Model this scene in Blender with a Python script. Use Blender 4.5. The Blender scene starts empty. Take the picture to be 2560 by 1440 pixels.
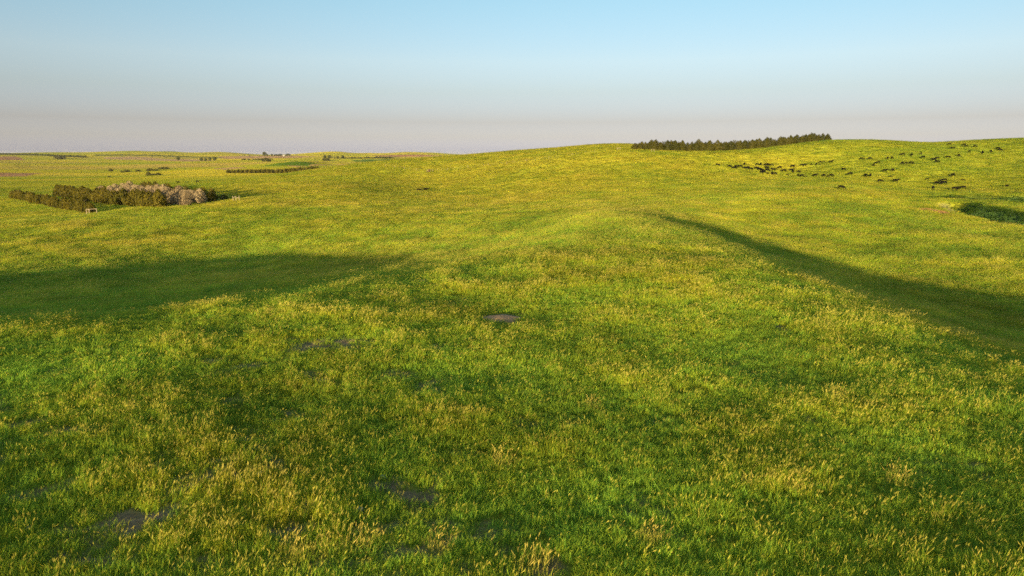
import bpy, math, random
import numpy as np

# ------------------------------------------------------------------ camera, sky, sun, exposure
SC = bpy.context.scene
COL = SC.collection
PITCH = math.atan(337.0 / 1707.0)
cam_d = bpy.data.cameras.new('camera')
cam = bpy.data.objects.new('camera', cam_d)
COL.objects.link(cam)
cam_d.sensor_width = 36.0
cam_d.lens = 24.0
cam_d.clip_start = 0.1
cam_d.clip_end = 40000.0
cam.location = (0, 0, 0)
cam.rotation_euler = (math.pi / 2 - PITCH, 0, 0)
SC.camera = cam

SUN_EL = math.radians(4.6)
SUN_AZ = math.radians(18.0)          # heading in which the sunlight travels, clockwise from +Y
world = bpy.data.worlds.new('World')
SC.world = world
world.use_nodes = True
wn, wl = world.node_tree.nodes, world.node_tree.links
wn.clear()
w_out = wn.new('ShaderNodeOutputWorld')
w_bg = wn.new('ShaderNodeBackground')
w_sky = wn.new('ShaderNodeTexSky')
w_sky.sky_type = 'NISHITA'
w_sky.sun_disc = False
w_sky.sun_elevation = SUN_EL
w_sky.sun_rotation = SUN_AZ + math.pi
w_sky.altitude = 600
w_sky.air_density = 1.0
w_sky.dust_density = 1.0
w_sky.ozone_density = 2.5
w_bg.inputs['Strength'].default_value = 0.097
# dusty evening air low over the horizon, the same all round
w_tc = wn.new('ShaderNodeTexCoord')
w_sep = wn.new('ShaderNodeSeparateXYZ')
w_ramp = wn.new('ShaderNodeValToRGB')
w_mul = wn.new('ShaderNodeVectorMath'); w_mul.operation = 'MULTIPLY'
wl.new(w_tc.outputs['Generated'], w_sep.inputs[0])
wl.new(w_sep.outputs['Z'], w_ramp.inputs[0])
cr = w_ramp.color_ramp
cr.elements[0].position = 0.0; cr.elements[0].color = (0.345, 0.42, 1.07, 1)      # x3 below
cr.elements[1].position = 0.20; cr.elements[1].color = (0.427, 0.367, 0.32, 1)
for q, c in ((0.022, (0.305, 0.305, 0.57, 1)), (0.043, (0.288, 0.243, 0.36, 1)), (0.084, (0.353, 0.273, 0.297, 1)), (0.124, (0.44, 0.33, 0.313, 1))):
    e = cr.elements.new(q); e.color = c
w_two = wn.new('ShaderNodeVectorMath'); w_two.operation = 'SCALE'; w_two.inputs['Scale'].default_value = 3.0
wl.new(w_sky.outputs[0], w_mul.inputs[0]); wl.new(w_ramp.outputs[0], w_two.inputs[0]); wl.new(w_two.outputs[0], w_mul.inputs[1])
wl.new(w_mul.outputs[0], w_bg.inputs['Color'])
wl.new(w_bg.outputs[0], w_out.inputs['Surface'])

sun_d = bpy.data.lights.new('sun', 'SUN')
sun = bpy.data.objects.new('sun', sun_d)
COL.objects.link(sun)
sun_d.energy = 2.8
sun_d.angle = math.radians(0.53)
sun_d.color = (1.0, 0.82, 0.46)
sun.rotation_euler = (math.pi / 2 - SUN_EL, 0, -SUN_AZ)   # lamp -Z pointed along the light

SC.view_settings.view_transform = 'Standard'
SC.view_settings.look = 'None'
SC.view_settings.gamma = 1.0
SC.view_settings.exposure = 1.6
SC.view_settings.use_curve_mapping = False
SC.cycles.max_bounces = 3
SC.cycles.diffuse_bounces = 3
SC.cycles.glossy_bounces = 1
SC.cycles.transmission_bounces = 3
SC.cycles.volume_bounces = 0
SC.cycles.use_denoising = False
SC.cycles.use_light_tree = False
SC.cycles.filter_width = 1.65
SC.cycles.use_adaptive_sampling = True
SC.cycles.adaptive_threshold = 0.025

rng = np.random.default_rng(11)
random.seed(5)

# ------------------------------------------------------------------ small helpers
def hash2(ix, iy, seed):
    h = (ix.astype(np.int64) * 374761393 + iy.astype(np.int64) * 668265263 + seed * 1442695041) & 0xFFFFFFFF
    h = ((h ^ (h >> 13)) * 1274126177) & 0xFFFFFFFF
    h = (h ^ (h >> 16)) & 0xFFFFFFFF
    return h / 4294967295.0

def vnoise(x, y, seed=0):
    """smooth value noise, about -1..1"""
    x = np.asarray(x, float); y = np.asarray(y, float)
    ix = np.floor(x); iy = np.floor(y)
    fx = x - ix; fy = y - iy
    fx = fx * fx * fx * (fx * (fx * 6 - 15) + 10); fy = fy * fy * fy * (fy * (fy * 6 - 15) + 10)
    a = hash2(ix, iy, seed); b = hash2(ix + 1, iy, seed)
    c = hash2(ix, iy + 1, seed); d = hash2(ix + 1, iy + 1, seed)
    return 2 * ((a + (b - a) * fx) * (1 - fy) + (c + (d - c) * fx) * fy) - 1

def fbm(x, y, seed=0, octaves=4):
    v = 0; a = 1.0; t = 0
    for o in range(octaves):
        v = v + a * vnoise(x * 2 ** o + 17.3 * o, y * 2 ** o - 9.1 * o, seed + o); t += a; a *= 0.5
    return v / t

def sstep(a, b, x):
    t = np.clip((np.asarray(x, float) - a) / (b - a), 0, 1)
    return t * t * (3 - 2 * t)

def tag(o, label=None, category=None, group=None, kind=None):
    if label: o['label'] = label
    if category: o['category'] = category
    if group: o['group'] = group
    if kind: o['kind'] = kind
    return o

def add(name, data, parent=None, loc=(0, 0, 0), rot=(0, 0, 0), scale=(1, 1, 1)):
    o = bpy.data.objects.new(name, data)
    COL.objects.link(o)
    o.location = loc; o.rotation_euler = rot; o.scale = scale
    if parent: o.parent = parent
    return o

def mesh_from(name, verts, faces, mat=None, smooth=False):
    me = bpy.data.meshes.new(name)
    me.from_pydata([tuple(v) for v in verts], [], [tuple(f) for f in faces])
    if mat: me.materials.append(mat)
    if smooth: me.polygons.foreach_set('use_smooth', [True] * len(me.polygons))
    me.update()
    return me

def new_mat(name):
    m = bpy.data.materials.new(name); m.use_nodes = True
    n, l = m.node_tree.nodes, m.node_tree.links
    n.clear()
    return m, n, l

ONES = ['', 'first', 'second', 'third', 'fourth', 'fifth', 'sixth', 'seventh', 'eighth', 'ninth', 'tenth', 'eleventh', 'twelfth',
        'thirteenth', 'fourteenth', 'fifteenth', 'sixteenth', 'seventeenth', 'eighteenth', 'nineteenth', 'twentieth']
def nth(i):
    if i <= 20: return ONES[i]
    t = {2: 'twenty', 3: 'thirty', 4: 'forty', 5: 'fifty', 6: 'sixty', 7: 'seventy', 8: 'eighty'}[i // 10]
    if i % 10 == 0: return {3: 'thirtieth', 4: 'fortieth', 5: 'fiftieth', 6: 'sixtieth', 7: 'seventieth', 8: 'eightieth'}[i // 10]
    return t + '-' + ONES[i % 10]

# ------------------------------------------------------------------ the lie of the land
F = 1707.0
def slope_of(py):
    return np.tan(PITCH + np.arctan((np.asarray(py, float) - 720.0) / F))
def side_of(px, py):
    v = (720.0 - py) / F
    return ((px - 1280.0) / F) / (math.cos(PITCH) + v * math.sin(PITCH))
def spot(px, py, Y):
    """survey point seen in direction (px, py) at Y metres ahead of the drone"""
    return (side_of(px, py) * Y, Y, -float(slope_of(py)) * Y)

S = []                                                    # survey points x, y, z
S += [(0, 0, -8.0), (0, 15, -8.0), (0, 33, -8.15), (-12, 20, -7.9), (13, 18, -8.05), (12, 8, -8.0), (-25, 27, -8.0), (-20, 30, -8.0), (-25, 35, -8.6), (-18, 38, -8.6),
      (-12, 39, -8.25), (-8, 46, -8.6), (-45, 24, -8.2), (-70, 18, -8.4), (-90, 10, -9.5), (-40, 0, -8.2), (40, 0, -9.5), (60, 20, -11.5),
      (-24, 43, -10.1), (-36, 48, -11.2), (-52, 56, -12.8), (-17, 60, -11.2), (-30, 66, -13.0), (-75, 52, -12.9), (-95, 55, -14.3), (-8, 62, -10.4), (-6, 82, -12.0),
      (-23, 92, -14.7), (-42, 94, -16.3), (-49, 114, -17.1), (-62, 84, -15.5), (-90, 95, -16.5), (-120, 110, -16.6),
      (0, 62, -9.2), (2, 85, -10.8), (0, 112, -12.4), (0, 150, -13.0), (0, 200, -14.2),
      (-30, 150, -14.6), (-60, 150, -15.8), (-121, 162, -16.4), (-90, 185, -15.6), (-60, 200, -14.9),
      (15, 28, -8.1), (16, 44, -8.1), (15.5, 58, -8.1), (16.5, 72, -8.2), (16, 92, -8.6), (17, 112, -9.6), (26, 140, -11.2),
      (19.5, 30, -8.7), (20, 44, -8.75), (20, 60, -8.8), (21, 76, -9.0), (20.5, 96, -9.5),
      (25, 33, -10.0), (25.5, 46, -10.5), (26, 60, -10.8), (26.5, 78, -11.1), (26, 98, -11.1), (33, 36, -12.2), (34, 55, -13.2), (35.5, 75, -13.6), (35, 95, -13.2), (37, 118, -12.6),
      (41, 40, -13.8), (42, 60, -14.9), (44, 80, -15.1), (45, 100, -14.7), (47, 125, -13.5),
      (60, 45, -14.3), (60, 70, -14.9), (60, 95, -14.6), (55, 130, -13.0), (83, 80, -14.1), (80, 108, -14.0), (75, 150, -12.4),
      (94, 120, -14.2), (95, 145, -13.9), (98, 168, -13.0), (101, 210, -10.9), (70, 200, -10.8), (45, 200, -11.6),
      (120, 150, -12.8), (140, 180, -12.3), (120, 200, -12.2), (155, 205, -11.2), (160, 130, -11.6), (180, 170, -10.0)]
S += [spot(1065, 472, 300), spot(1280, 470, 270), spot(1500, 470, 230), spot(1280, 430, 350), spot(1500, 415, 320),
      spot(1000, 440, 380), spot(1130, 410, 430), spot(1280, 395, 450), spot(1130, 389, 560), spot(1280, 376.5, 560), spot(1400, 368.5, 570),
      spot(1400, 385, 420), spot(1500, 362, 590), spot(1540, 361, 600), spot(1650, 366, 560), spot(1560, 376, 380), spot(1650, 380, 372),
      spot(1750, 382, 372), spot(1850, 379, 385), spot(1950, 366, 410), spot(2060, 351, 455), spot(2200, 349.5, 455), spot(2340, 357.5, 440),
      spot(2420, 352.5, 435), spot(2560, 347.5, 425), spot(2800, 342, 410), spot(3200, 345, 380),
      spot(1700, 376, 440), spot(1900, 372, 470),
      spot(1800, 414, 330), spot(1900, 420, 330), spot(2000, 425, 325), spot(2060, 405, 350), spot(2150, 398, 345), spot(2250, 430, 290),
      spot(2340, 400, 320), spot(2450, 370, 375), spot(2200, 454, 265), spot(2560, 430, 270), spot(2340, 471, 240), spot(2560, 395, 330)]
# the left valley: grove, then pastures, then the far hills
S += [spot(229, 533, 205), spot(390, 519, 205), spot(540, 504, 225), spot(592, 499, 222), spot(140, 492, 320), spot(35, 497, 320),
      spot(-200, 500, 330), spot(-200, 560, 200), spot(-500, 520, 260),
      spot(700, 490, 240), spot(850, 470, 270), spot(560, 463, 330), spot(700, 445, 370), spot(800, 430, 420), spot(1000, 402, 480),
      spot(900, 415, 450), spot(300, 470, 420), spot(0, 470, 480), spot(440, 456, 450), spot(560, 449, 500),
      spot(700, 436, 780), spot(850, 421, 800), spot(1000, 414, 830), spot(1150, 408, 850), spot(568, 433, 850), spot(797, 429, 850), spot(300, 437, 950), spot(0, 440, 900),
      spot(-300, 440, 900), spot(0, 418, 1400), spot(300, 420, 1400), spot(600, 412, 1400), spot(740, 404.5, 1300), spot(820, 411, 1300), spot(900, 409, 1400), spot(1050, 404, 1500),
      spot(0, 400, 2200), spot(200, 400, 2300), spot(445, 401, 2000), spot(600, 398, 2200), spot(800, 398, 2200), spot(950, 396, 2300), spot(1150, 399, 2300),
      spot(0, 389, 3000), spot(215, 391, 3000), spot(-300, 390, 3000), spot(500, 392, 3000), spot(700, 390.5, 3000), spot(900, 391.5, 3000), spot(1100, 391, 3000), spot(1300, 392, 3000)]
for px, py in [(-400, 385), (-150, 385), (0, 384.2), (130, 382.2), (240, 382), (340, 379.3), (390, 380.6), (430, 380), (470, 382.4), (550, 381.2),
               (640, 385.6), (720, 386.4), (780, 383), (850, 380.5), (890, 383.8), (920, 383), (960, 384.5), (1017, 381), (1050, 382.6), (1080, 382.2),
               (1130, 385.5), (1200, 386.5), (1400, 386)]:
    S.append(spot(px, 385.5 + (py - 385.5) * 1.35, 4300))
for px in (-600, -200, 200, 600, 1000, 1400):
    S.append(spot(px, 391, 6000)); S.append(spot(px, 389, 9000))
S += [(900, 700, -6.0), (900, 1500, -14.0), (500, 900, -14.0), (250, 800, -12), (1500, 3000, -22), (2500, 5000, -30), (6000, 9000, -60), (3000, 1000, -25), (1500, 0, -20),
      (-1500, 0, -28), (-4000, 0, -40), (-400, 0, -15), (-400, 150, -20), (-250, 60, -15), (-160, 20, -12), (300, 0, -13), (300, 200, -7),
      (0, -40, -8.4), (-60, -50, -9), (60, -50, -10.5), (0, -150, -10.5), (-200, -200, -14), (200, -200, -15), (0, -600, -22), (-700, -500, -26), (700, -500, -26),
      (0, -2500, -45), (0, -9000, -90), (-6000, -6000, -80), (6000, -6000, -80), (9000, 0, -70), (-9000, 0, -70)]
S = np.array(S, float)

def warp(x, y):
    r = np.sqrt(x * x + y * y) + 1e-6
    k = np.log1p(r / 45.0) / r
    return x * k, y * k
_sx, _sy = warp(S[:, 0], S[:, 1])
def _tps(d2):
    return 0.5 * d2 * np.log(d2 + 1e-12)
_n = len(S)
_K = _tps((_sx[:, None] - _sx[None]) ** 2 + (_sy[:, None] - _sy[None]) ** 2)
_A = np.zeros((_n + 3, _n + 3))
# far survey points are angles rather than heights, so near ones are matched a little more loosely
_A[:_n, :_n] = _K + np.eye(_n) * 2e-4
_A[:_n, _n:] = np.c_[np.ones(_n), _sx, _sy]
_A[_n:, :_n] = _A[:_n, _n:].T
_W = np.linalg.solve(_A, np.r_[S[:, 2], 0, 0, 0])

CREEK = np.array([(104, 60), (101, 90), (100, 115), (100.5, 125), (102, 140), (105, 155), (108, 168), (112, 178)], float)
def line_dist(x, y, P):
    """distance to polyline, signed side (+ = right of travel), fraction along"""
    best = np.full(x.shape, 1e9); side = np.zeros(x.shape); t_al = np.zeros(x.shape)
    n = len(P) - 1
    for i in range(n):
        a, b = P[i], P[i + 1]; d = b - a; L2 = d @ d
        t = np.clip(((x - a[0]) * d[0] + (y - a[1]) * d[1]) / L2, 0, 1)
        qx = x - a[0] - t * d[0]; qy = y - a[1] - t * d[1]
        dd = np.hypot(qx, qy); m = dd < best
        best = np.where(m, dd, best)
        side = np.where(m, np.sign(d[1] * qx - d[0] * qy), side)
        t_al = np.where(m, (i + t) / n, t_al)
    return best, side, t_al
BANK2 = np.array([(150, 150), (146, 172), (138, 192), (126, 205)], float)
MOUND = spot(1253, 800, 33.2)

def height(x, y):
    x = np.asarray(x, float); y = np.asarray(y, float)
    sh = x.shape; x = x.ravel(); y = y.ravel()
    z = np.empty(x.shape)
    for i in range(0, len(x), 20000):
        a, b = warp(x[i:i + 20000], y[i:i + 20000])
        d2 = (a[:, None] - _sx[None]) ** 2 + (b[:, None] - _sy[None]) ** 2
        z[i:i + 20000] = _tps(d2) @ _W[:_n] + _W[_n] + _W[_n + 1] * a + _W[_n + 2] * b
    r = np.hypot(x, y)
    # small relief: hummocks near, rolls and draws farther out
    fade = 1 - sstep(250, 600, r)
    u = 0.83 * x + 0.56 * y; w = -0.56 * x + 0.83 * y
    z += fade * (0.11 * fbm(u / 13, w / 13, 3, 3) + 0.07 * sstep(50, 110, r) * fbm(x / 11, y / 6, 7, 2) + 0.03 * vnoise(u / 3.1, w / 3.1, 9)) + 0.015 * vnoise(u / 0.9, w / 0.9, 21) * (1 - sstep(40, 80, r))
    z += sstep(120, 400, r) * (1 - sstep(500, 900, r)) * 0.35 * fbm(x / 60, y / 60, 31, 3)
    z += sstep(500, 1200, r) * (1 - sstep(4200, 7000, r)) * (3.6 * fbm(x / 420, y / 260, 41, 4))
    # the cut-bank creek on the right
    near = (x > 60) & (x < 200) & (y > 40) & (y < 240)
    if near.any():
        xs, ys = x[near], y[near]
        d, s, t = line_dist(xs, ys, CREEK)
        d = d + 0.5 * vnoise(xs / 4, ys / 4, 77)
        e = sstep(0.0, 0.12, t) * (1 - sstep(0.9, 1.0, t) * 0.5)
        depth = 2.6 * e
        west = 1 - sstep(1.0, 3.4, d); east = 1 - sstep(2.2, 6.0, d)
        z[near] -= depth * np.where(s < 0, west, east)
        z[near] += np.where(s > 0, 0.8 * e * np.exp(-((d - 9) / 5.0) ** 2), 0)
        d, s, t = line_dist(xs, ys, BANK2)
        e = sstep(0, 0.15, t) * (1 - sstep(0.8, 1.0, t))
        z[near] -= 2.2 * e * np.where(s > 0, np.exp(-(d / 9.0) ** 2), np.exp(-(d / 4.0) ** 2))
    return z.reshape(sh)

def locate(px, py, y0=12.0, y1=6000.0):
    """first point of the land met on that line of sight beyond y0"""
    Y = np.geomspace(y0, y1, 2500)
    k = side_of(px, py); T = float(slope_of(py))
    h = height(k * Y, Y) + T * Y
    i = np.argmax(h > 0)
    if h[i] <= 0: i = int(np.argmax(h / Y))
    return (k * Y[i], Y[i], float(height(np.array([k * Y[i]]), np.array([Y[i]]))[0]))

# ------------------------------------------------------------------ ground sheet
def patchiness(x, y):
    """0 = lush green sward, 1 = ripe yellow grass"""
    r = np.hypot(x, y)
    p = 0.47 + 0.30 * fbm(x / 26, y / 26, 101, 4) + 0.26 * fbm(x / 3.4 + 3, y / 3.4, 111, 3)
    p = p + 0.22 * sstep(45, 220, r) - 0.08 * np.exp(-((r - 24) / 9.0) ** 2)
    p = p - 0.10 * sstep(10, 60, x) * (1 - sstep(200, 300, r))           # damper, greener east flank
    p = p + 0.16 * np.exp(-((x + 30) / 130.0) ** 2) * sstep(110, 280, y) - 0.14 * sstep(110, 200, x) * sstep(120, 200, r)
    p = p - 0.22 * np.exp(-((x + 50) / 45.0) ** 2 - ((y - 78) / 32.0) ** 2)          # shade of the left hollow, painted as greener grass
    return np.clip(p, 0, 1)
BARE = [(300, 1315, 1.5, 0.9), (395, 1300, 0.9, 0.5), (185, 1078, 1.0, 0.8), (75, 1240, 0.8, 0.6), (840, 858, 2.6, 1.8), (760, 870, 1.5, 1.2), (610, 918, 0.9, 0.7), (520, 905, 0.9, 0.7),
        (960, 1215, 0.7, 0.5), (1040, 1240, 0.9, 0.6), (730, 1045, 1.1, 0.7), (460, 1215, 1.2, 0.7), (560, 1190, 0.8, 0.5), (690, 1340, 1.0, 0.6), (640, 1095, 0.6, 0.4), (1340, 1430, 0.7, 0.5),
        (1000, 940, 1.0, 0.7), (800, 950, 0.9, 0.6), (1945, 820, 0.9, 0.8), (230, 1390, 1.0, 0.6), (900, 1330, 0.6, 0.4), (100, 1060, 0.8, 0.6)]
BARE = [locate(px, py, 8)[:2] + (0.75 * rx, 0.7 * ry) for px, py, rx, ry in BARE]
def bareness(x, y):
    """thin and trampled spots where the soil shows"""
    r = np.hypot(x, y)
    b = np.zeros(np.shape(x))
    nearb = r < 60
    xs, ys = x[nearb], y[nearb]
    jx = xs + 0.5 * fbm(xs / 0.9, ys / 0.9, 201, 3); jy = ys + 0.5 * fbm(xs / 0.9 + 40, ys / 0.9, 205, 3)
    bb = 0.55 * sstep(0.45, 0.85, 1.1 * fbm(xs / 1.5, ys / 1.5, 209, 3) + 0.4 * fbm(xs / 10, ys / 10, 207, 2) + 0.15 * sstep(4, -8, xs))
    for cx, cy, rx, ry in BARE:
        q = ((jx - cx) / rx) ** 2 + ((jy - cy) / ry) ** 2
        bb = np.maximum(bb, 0.9 * np.exp(-q ** 1.5))
    m = ((xs - MOUND[0]) / 1.02) ** 2 + ((ys - MOUND[1]) / 1.02) ** 2
    b[nearb] = np.maximum(bb, np.exp(-m ** 3))
    return np.clip(b, 0, 1)

def bank_shade(x, y):
    """painted shade on the creek draw and the cut above it, as dark green"""
    shade_w = np.zeros(len(x)); nc_ = (x > 60) & (x < 200) & (y > 40) & (y < 240)
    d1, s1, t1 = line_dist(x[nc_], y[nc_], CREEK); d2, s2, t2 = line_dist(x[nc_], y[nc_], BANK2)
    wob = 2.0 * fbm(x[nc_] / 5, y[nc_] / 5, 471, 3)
    shade_w[nc_] = np.maximum((1 - sstep(6.5, 9.0, d1 + wob)) * ((s1 > 0) | (d1 < 2.0)) * (t1 > .12) * (t1 < .985), (1 - sstep(8, 12, d2 + wob)) * (t2 > .03) * (t2 < .97))
    return shade_w

def in_poly(x, y, P):
    c = np.zeros(x.shape, bool); j = len(P) - 1
    for i in range(len(P)):
        (xi, yi), (xj, yj) = P[i], P[j]
        with np.errstate(divide='ignore', invalid='ignore'):
            c ^= ((yi > y) != (yj > y)) & (x < (xj - xi) * (y - yi) / (yj - yi) + xi)
        j = i
    return c

# farm fields and one painted shadow band in the valley, corner points surveyed on the land
def field(corners, y0):
    return [locate(px, py, y0)[:2] for px, py in corners]
FIELDS_AND_SHADE = [
    ([(-60, 390.5), (40, 391), (64, 400), (-60, 400.5)], 1500, (0.34, 0.19, 0.10)),
    ([(-80, 431), (104, 433), (60, 441), (-80, 445)], 600, (0.33, 0.19, 0.10)),
    ([(262, 393), (330, 391), (500, 399), (545, 401), (470, 404), (262, 397)], 1300, (0.38, 0.26, 0.13)),
    ([(545, 391), (700, 388.5), (800, 391), (640, 396), (560, 397)], 2000, (0.36, 0.23, 0.12)),
    ([(530, 421), (590, 417), (620, 420), (560, 425)], 700, (0.36, 0.25, 0.10)),
    ([(720, 415), (860, 409), (1000, 404), (1000, 408), (870, 412), (740, 418)], 900, (0.40, 0.27, 0.09)),
    ([(910, 389), (1050, 387), (1150, 390), (1000, 392)], 2400, (0.33, 0.17, 0.10)),
    ([(655, 415.5), (700, 407), (740, 403.5), (790, 408), (770, 415)], 900, (0.10, 0.17, 0.015)),
    ([(820, 393), (1000, 392), (900, 396.5)], 2000, (0.07, 0.09, 0.03)),  # dark band below the hills: shadow among trees painted onto the ground
    ([(880, 400), (1010, 397), (1000, 402), (890, 404)], 1200, (0.10, 0.16, 0.03)),
    ([(235, 390), (420, 392), (560, 395), (540, 392), (340, 386), (240, 386)], 2400, (0.14, 0.15, 0.03)),
]
FIELDS_AND_SHADE = [(field(c, y0), col) for c, y0, col in FIELDS_AND_SHADE]

rad = [1.5]
while rad[-1] < 14000: rad.append(rad[-1] * 1.0185)
rad = np.array(rad)
ang = np.r_[np.radians(np.arange(-56, 56.01, 0.145)), np.radians(np.arange(58, 304, 2.0))]
nr, na = len(rad), len(ang)
RR, AA = np.meshgrid(rad, ang, indexing='ij')
TX = (RR * np.sin(AA)).ravel(); TY = (RR * np.cos(AA)).ravel()
verts = np.c_[TX, TY, height(TX, TY)]
verts = np.r_[verts, [[0, 0, float(height(np.array([0.0]), np.array([0.0]))[0])]]]
i = np.arange(nr - 1)[:, None] * na; j = np.arange(na)[None]; j2 = (j + 1) % na
quads = np.stack([i + j, i + j2, i + na + j2, i + na + j], -1).reshape(-1, 4)[:, ::-1]
tri = np.stack([np.arange(na), np.full(na, nr * na), (np.arange(na) + 1) % na], -1)[:, ::-1]
me = bpy.data.meshes.new('ground')
me.vertices.add(len(verts)); me.vertices.foreach_set('co', verts.ravel())
me.loops.add(quads.size + tri.size); me.loops.foreach_set('vertex_index', np.r_[quads.ravel(), tri.ravel()])
me.polygons.add(len(quads) + len(tri))
me.polygons.foreach_set('loop_start', np.r_[np.arange(len(quads)) * 4, quads.size + np.arange(len(tri)) * 3])
me.polygons.foreach_set('use_smooth', np.ones(len(quads) + len(tri), bool))
me.update(calc_edges=True)

X, Y = verts[:, 0], verts[:, 1]
R = np.hypot(X, Y)
P = patchiness(X, Y)
far = fbm(X / 300, Y / 120, 301, 4)
green = np.array([0.20, 0.27, 0.02]); gold = np.array([0.52, 0.41, 0.035])
wg = np.clip(0.62 * P + 0.8 * far * sstep(300, 900, R) + 0.12 * sstep(300, 1500, R), 0, 1)[:, None]
colr = green * (1 - wg) + gold * wg
# valley grassland: stubble streaks, paler with distance
st = 1.5 * sstep(0.05, 0.5, fbm(X / 700, Y / 160, 331, 4)) * sstep(700, 1500, R)
colr = colr * (1 - 0.45 * st[:, None]) + np.array([0.42, 0.29, 0.08]) * 0.45 * st[:, None]
for poly, c in FIELDS_AND_SHADE:
    mask = in_poly(X, Y, poly).astype(float)[:, None]
    jit = (1 + 0.25 * fbm(X / 40, Y / 40, 351, 3))[:, None]
    colr = colr * (1 - mask) + np.array(c) * jit * mask
# soil: thin spots, gopher mound, creek bed and cut bank
b = bareness(X, Y)[:, None]
soil = np.array([0.34, 0.235, 0.14])
colr = colr * (1 - b) + soil * b
nearc = (X > 60) & (X < 180) & (Y > 40) & (Y < 240)
d, s, t = line_dist(X[nearc], Y[nearc], CREEK)
bed = (1 - sstep(1.2, 2.6, d)) * sstep(0.1, 0.2, t)
cut = np.exp(-(((X[nearc] - 99.5) / 2.6) ** 2 + ((Y[nearc] - 161) / 8.0) ** 2) ** 2)
mixc = np.maximum(bed, cut)[:, None]
earth = np.where((cut > bed)[:, None], np.array([0.36, 0.17, 0.08]), np.array([0.20, 0.16, 0.12]))
shade_g = bank_shade(X, Y)[:, None]
colr = colr * (1 - shade_g) + np.array([0.075, 0.135, 0.03]) * shade_g  # shade of the creek banks painted into the ground colour
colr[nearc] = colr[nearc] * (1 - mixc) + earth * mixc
ca = me.attributes.new('land', 'FLOAT_COLOR', 'POINT')
ca.data.foreach_set('color', np.c_[colr, np.ones(len(colr))].astype(np.float32).ravel())

def grass_normal(n, l, scale, amount):
    """sward relief too fine for the mesh: stems and tussocks turn the surface towards the light"""
    tc = n.new('ShaderNodeNewGeometry')
    nz = n.new('ShaderNodeTexNoise'); nz.inputs['Scale'].default_value = scale; nz.inputs['Detail'].default_value = 3.0
    l.new(tc.outputs['Position'], nz.inputs['Vector'])
    sub = n.new('ShaderNodeVectorMath'); sub.operation = 'SUBTRACT'; sub.inputs[1].default_value = (0.5, 0.5, 0.5)
    l.new(nz.outputs['Color'], sub.inputs[0])
    mad = n.new('ShaderNodeVectorMath'); mad.operation = 'MULTIPLY_ADD'
    mad.inputs[1].default_value = (amount, amount, amount * 0.2)
    l.new(sub.outputs[0], mad.inputs[0]); l.new(tc.outputs['Normal'], mad.inputs[2])
    nm = n.new('ShaderNodeVectorMath'); nm.operation = 'NORMALIZE'
    l.new(mad.outputs[0], nm.inputs[0])
    return nm.outputs[0]

m_ground, n, l = new_mat('prairie_ground')
att = n.new('ShaderNodeAttribute'); att.attribute_name = 'land'
geo = n.new('ShaderNodeNewGeometry')
nz1 = n.new('ShaderNodeTexNoise'); nz1.inputs['Scale'].default_value = 0.35; nz1.inputs['Detail'].default_value = 6
nz2 = n.new('ShaderNodeTexNoise'); nz2.inputs['Scale'].default_value = 9.0; nz2.inputs['Detail'].default_value = 3
for q in (nz1, nz2): l.new(geo.outputs['Position'], q.inputs['Vector'])
mul = n.new('ShaderNodeMath'); mul.operation = 'MULTIPLY'
l.new(nz1.outputs['Fac'], mul.inputs[0]); l.new(nz2.outputs['Fac'], mul.inputs[1])
mr = n.new('ShaderNodeMapRange'); mr.inputs[1].default_value = 0.1; mr.inputs[2].default_value = 0.45; mr.inputs[3].default_value = 0.6; mr.inputs[4].default_value = 1.4
l.new(mul.outputs[0], mr.inputs[0])
vm = n.new('ShaderNodeVectorMath'); vm.operation = 'SCALE'
l.new(att.outputs['Color'], vm.inputs[0]); l.new(mr.outputs[0], vm.inputs['Scale'])
bs = n.new('ShaderNodeBsdfDiffuse'); bs.inputs['Roughness'].default_value = 1.0
l.new(vm.outputs[0], bs.inputs['Color'])
l.new(grass_normal(n, l, 1.6, 3.0), bs.inputs['Normal'])
out = n.new('ShaderNodeOutputMaterial'); l.new(bs.outputs[0], out.inputs[0])
me.materials.append(m_ground)
ground = add('ground', me); tag(ground, kind='structure')

# ------------------------------------------------------------------ grass
m_grass, n, l = new_mat('prairie_grass')
ti = n.new('ShaderNodeAttribute'); ti.attribute_type = 'INSTANCER'; ti.attribute_name = 'tint'
br = n.new('ShaderNodeAttribute'); br.attribute_type = 'INSTANCER'; br.attribute_name = 'lum'
bl = n.new('ShaderNodeAttribute'); bl.attribute_name = 'blade'          # r: up the blade, g: seed head, b: per-blade chance
sep = n.new('ShaderNodeSeparateColor'); l.new(bl.outputs['Color'], sep.inputs[0])
leaf = n.new('ShaderNodeValToRGB')
cr = leaf.color_ramp
cr.elements[0].position = 0.0; cr.elements[0].color = (0.27, 0.48, 0.06, 1)
cr.elements[1].position = 1.0; cr.elements[1].color = (0.74, 0.58, 0.08, 1)
e = cr.elements.new(0.45); e.color = (0.47, 0.57, 0.045, 1)
e = cr.elements.new(0.75); e.color = (0.70, 0.61, 0.042, 1)
ad = n.new('ShaderNodeMath'); ad.operation = 'MULTIPLY_ADD'; ad.inputs[1].default_value = 0.35
l.new(sep.outputs[2], ad.inputs[0]); l.new(ti.outputs['Fac'], ad.inputs[2])
ad2 = n.new('ShaderNodeMath'); ad2.operation = 'MULTIPLY_ADD'; ad2.inputs[1].default_value = 0.22
l.new(sep.outputs[0], ad2.inputs[0]); l.new(ad.outputs[0], ad2.inputs[2])
ad3 = n.new('ShaderNodeMath'); ad3.operation = 'SUBTRACT'; ad3.inputs[1].default_value = 0.25; ad3.use_clamp = True
l.new(ad2.outputs[0], ad3.inputs[0]); l.new(ad3.outputs[0], leaf.inputs[0])
head = n.new('ShaderNodeValToRGB')
cr = head.color_ramp
cr.elements[0].position = 0.0; cr.elements[0].color = (0.42, 0.44, 0.05, 1)
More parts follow.
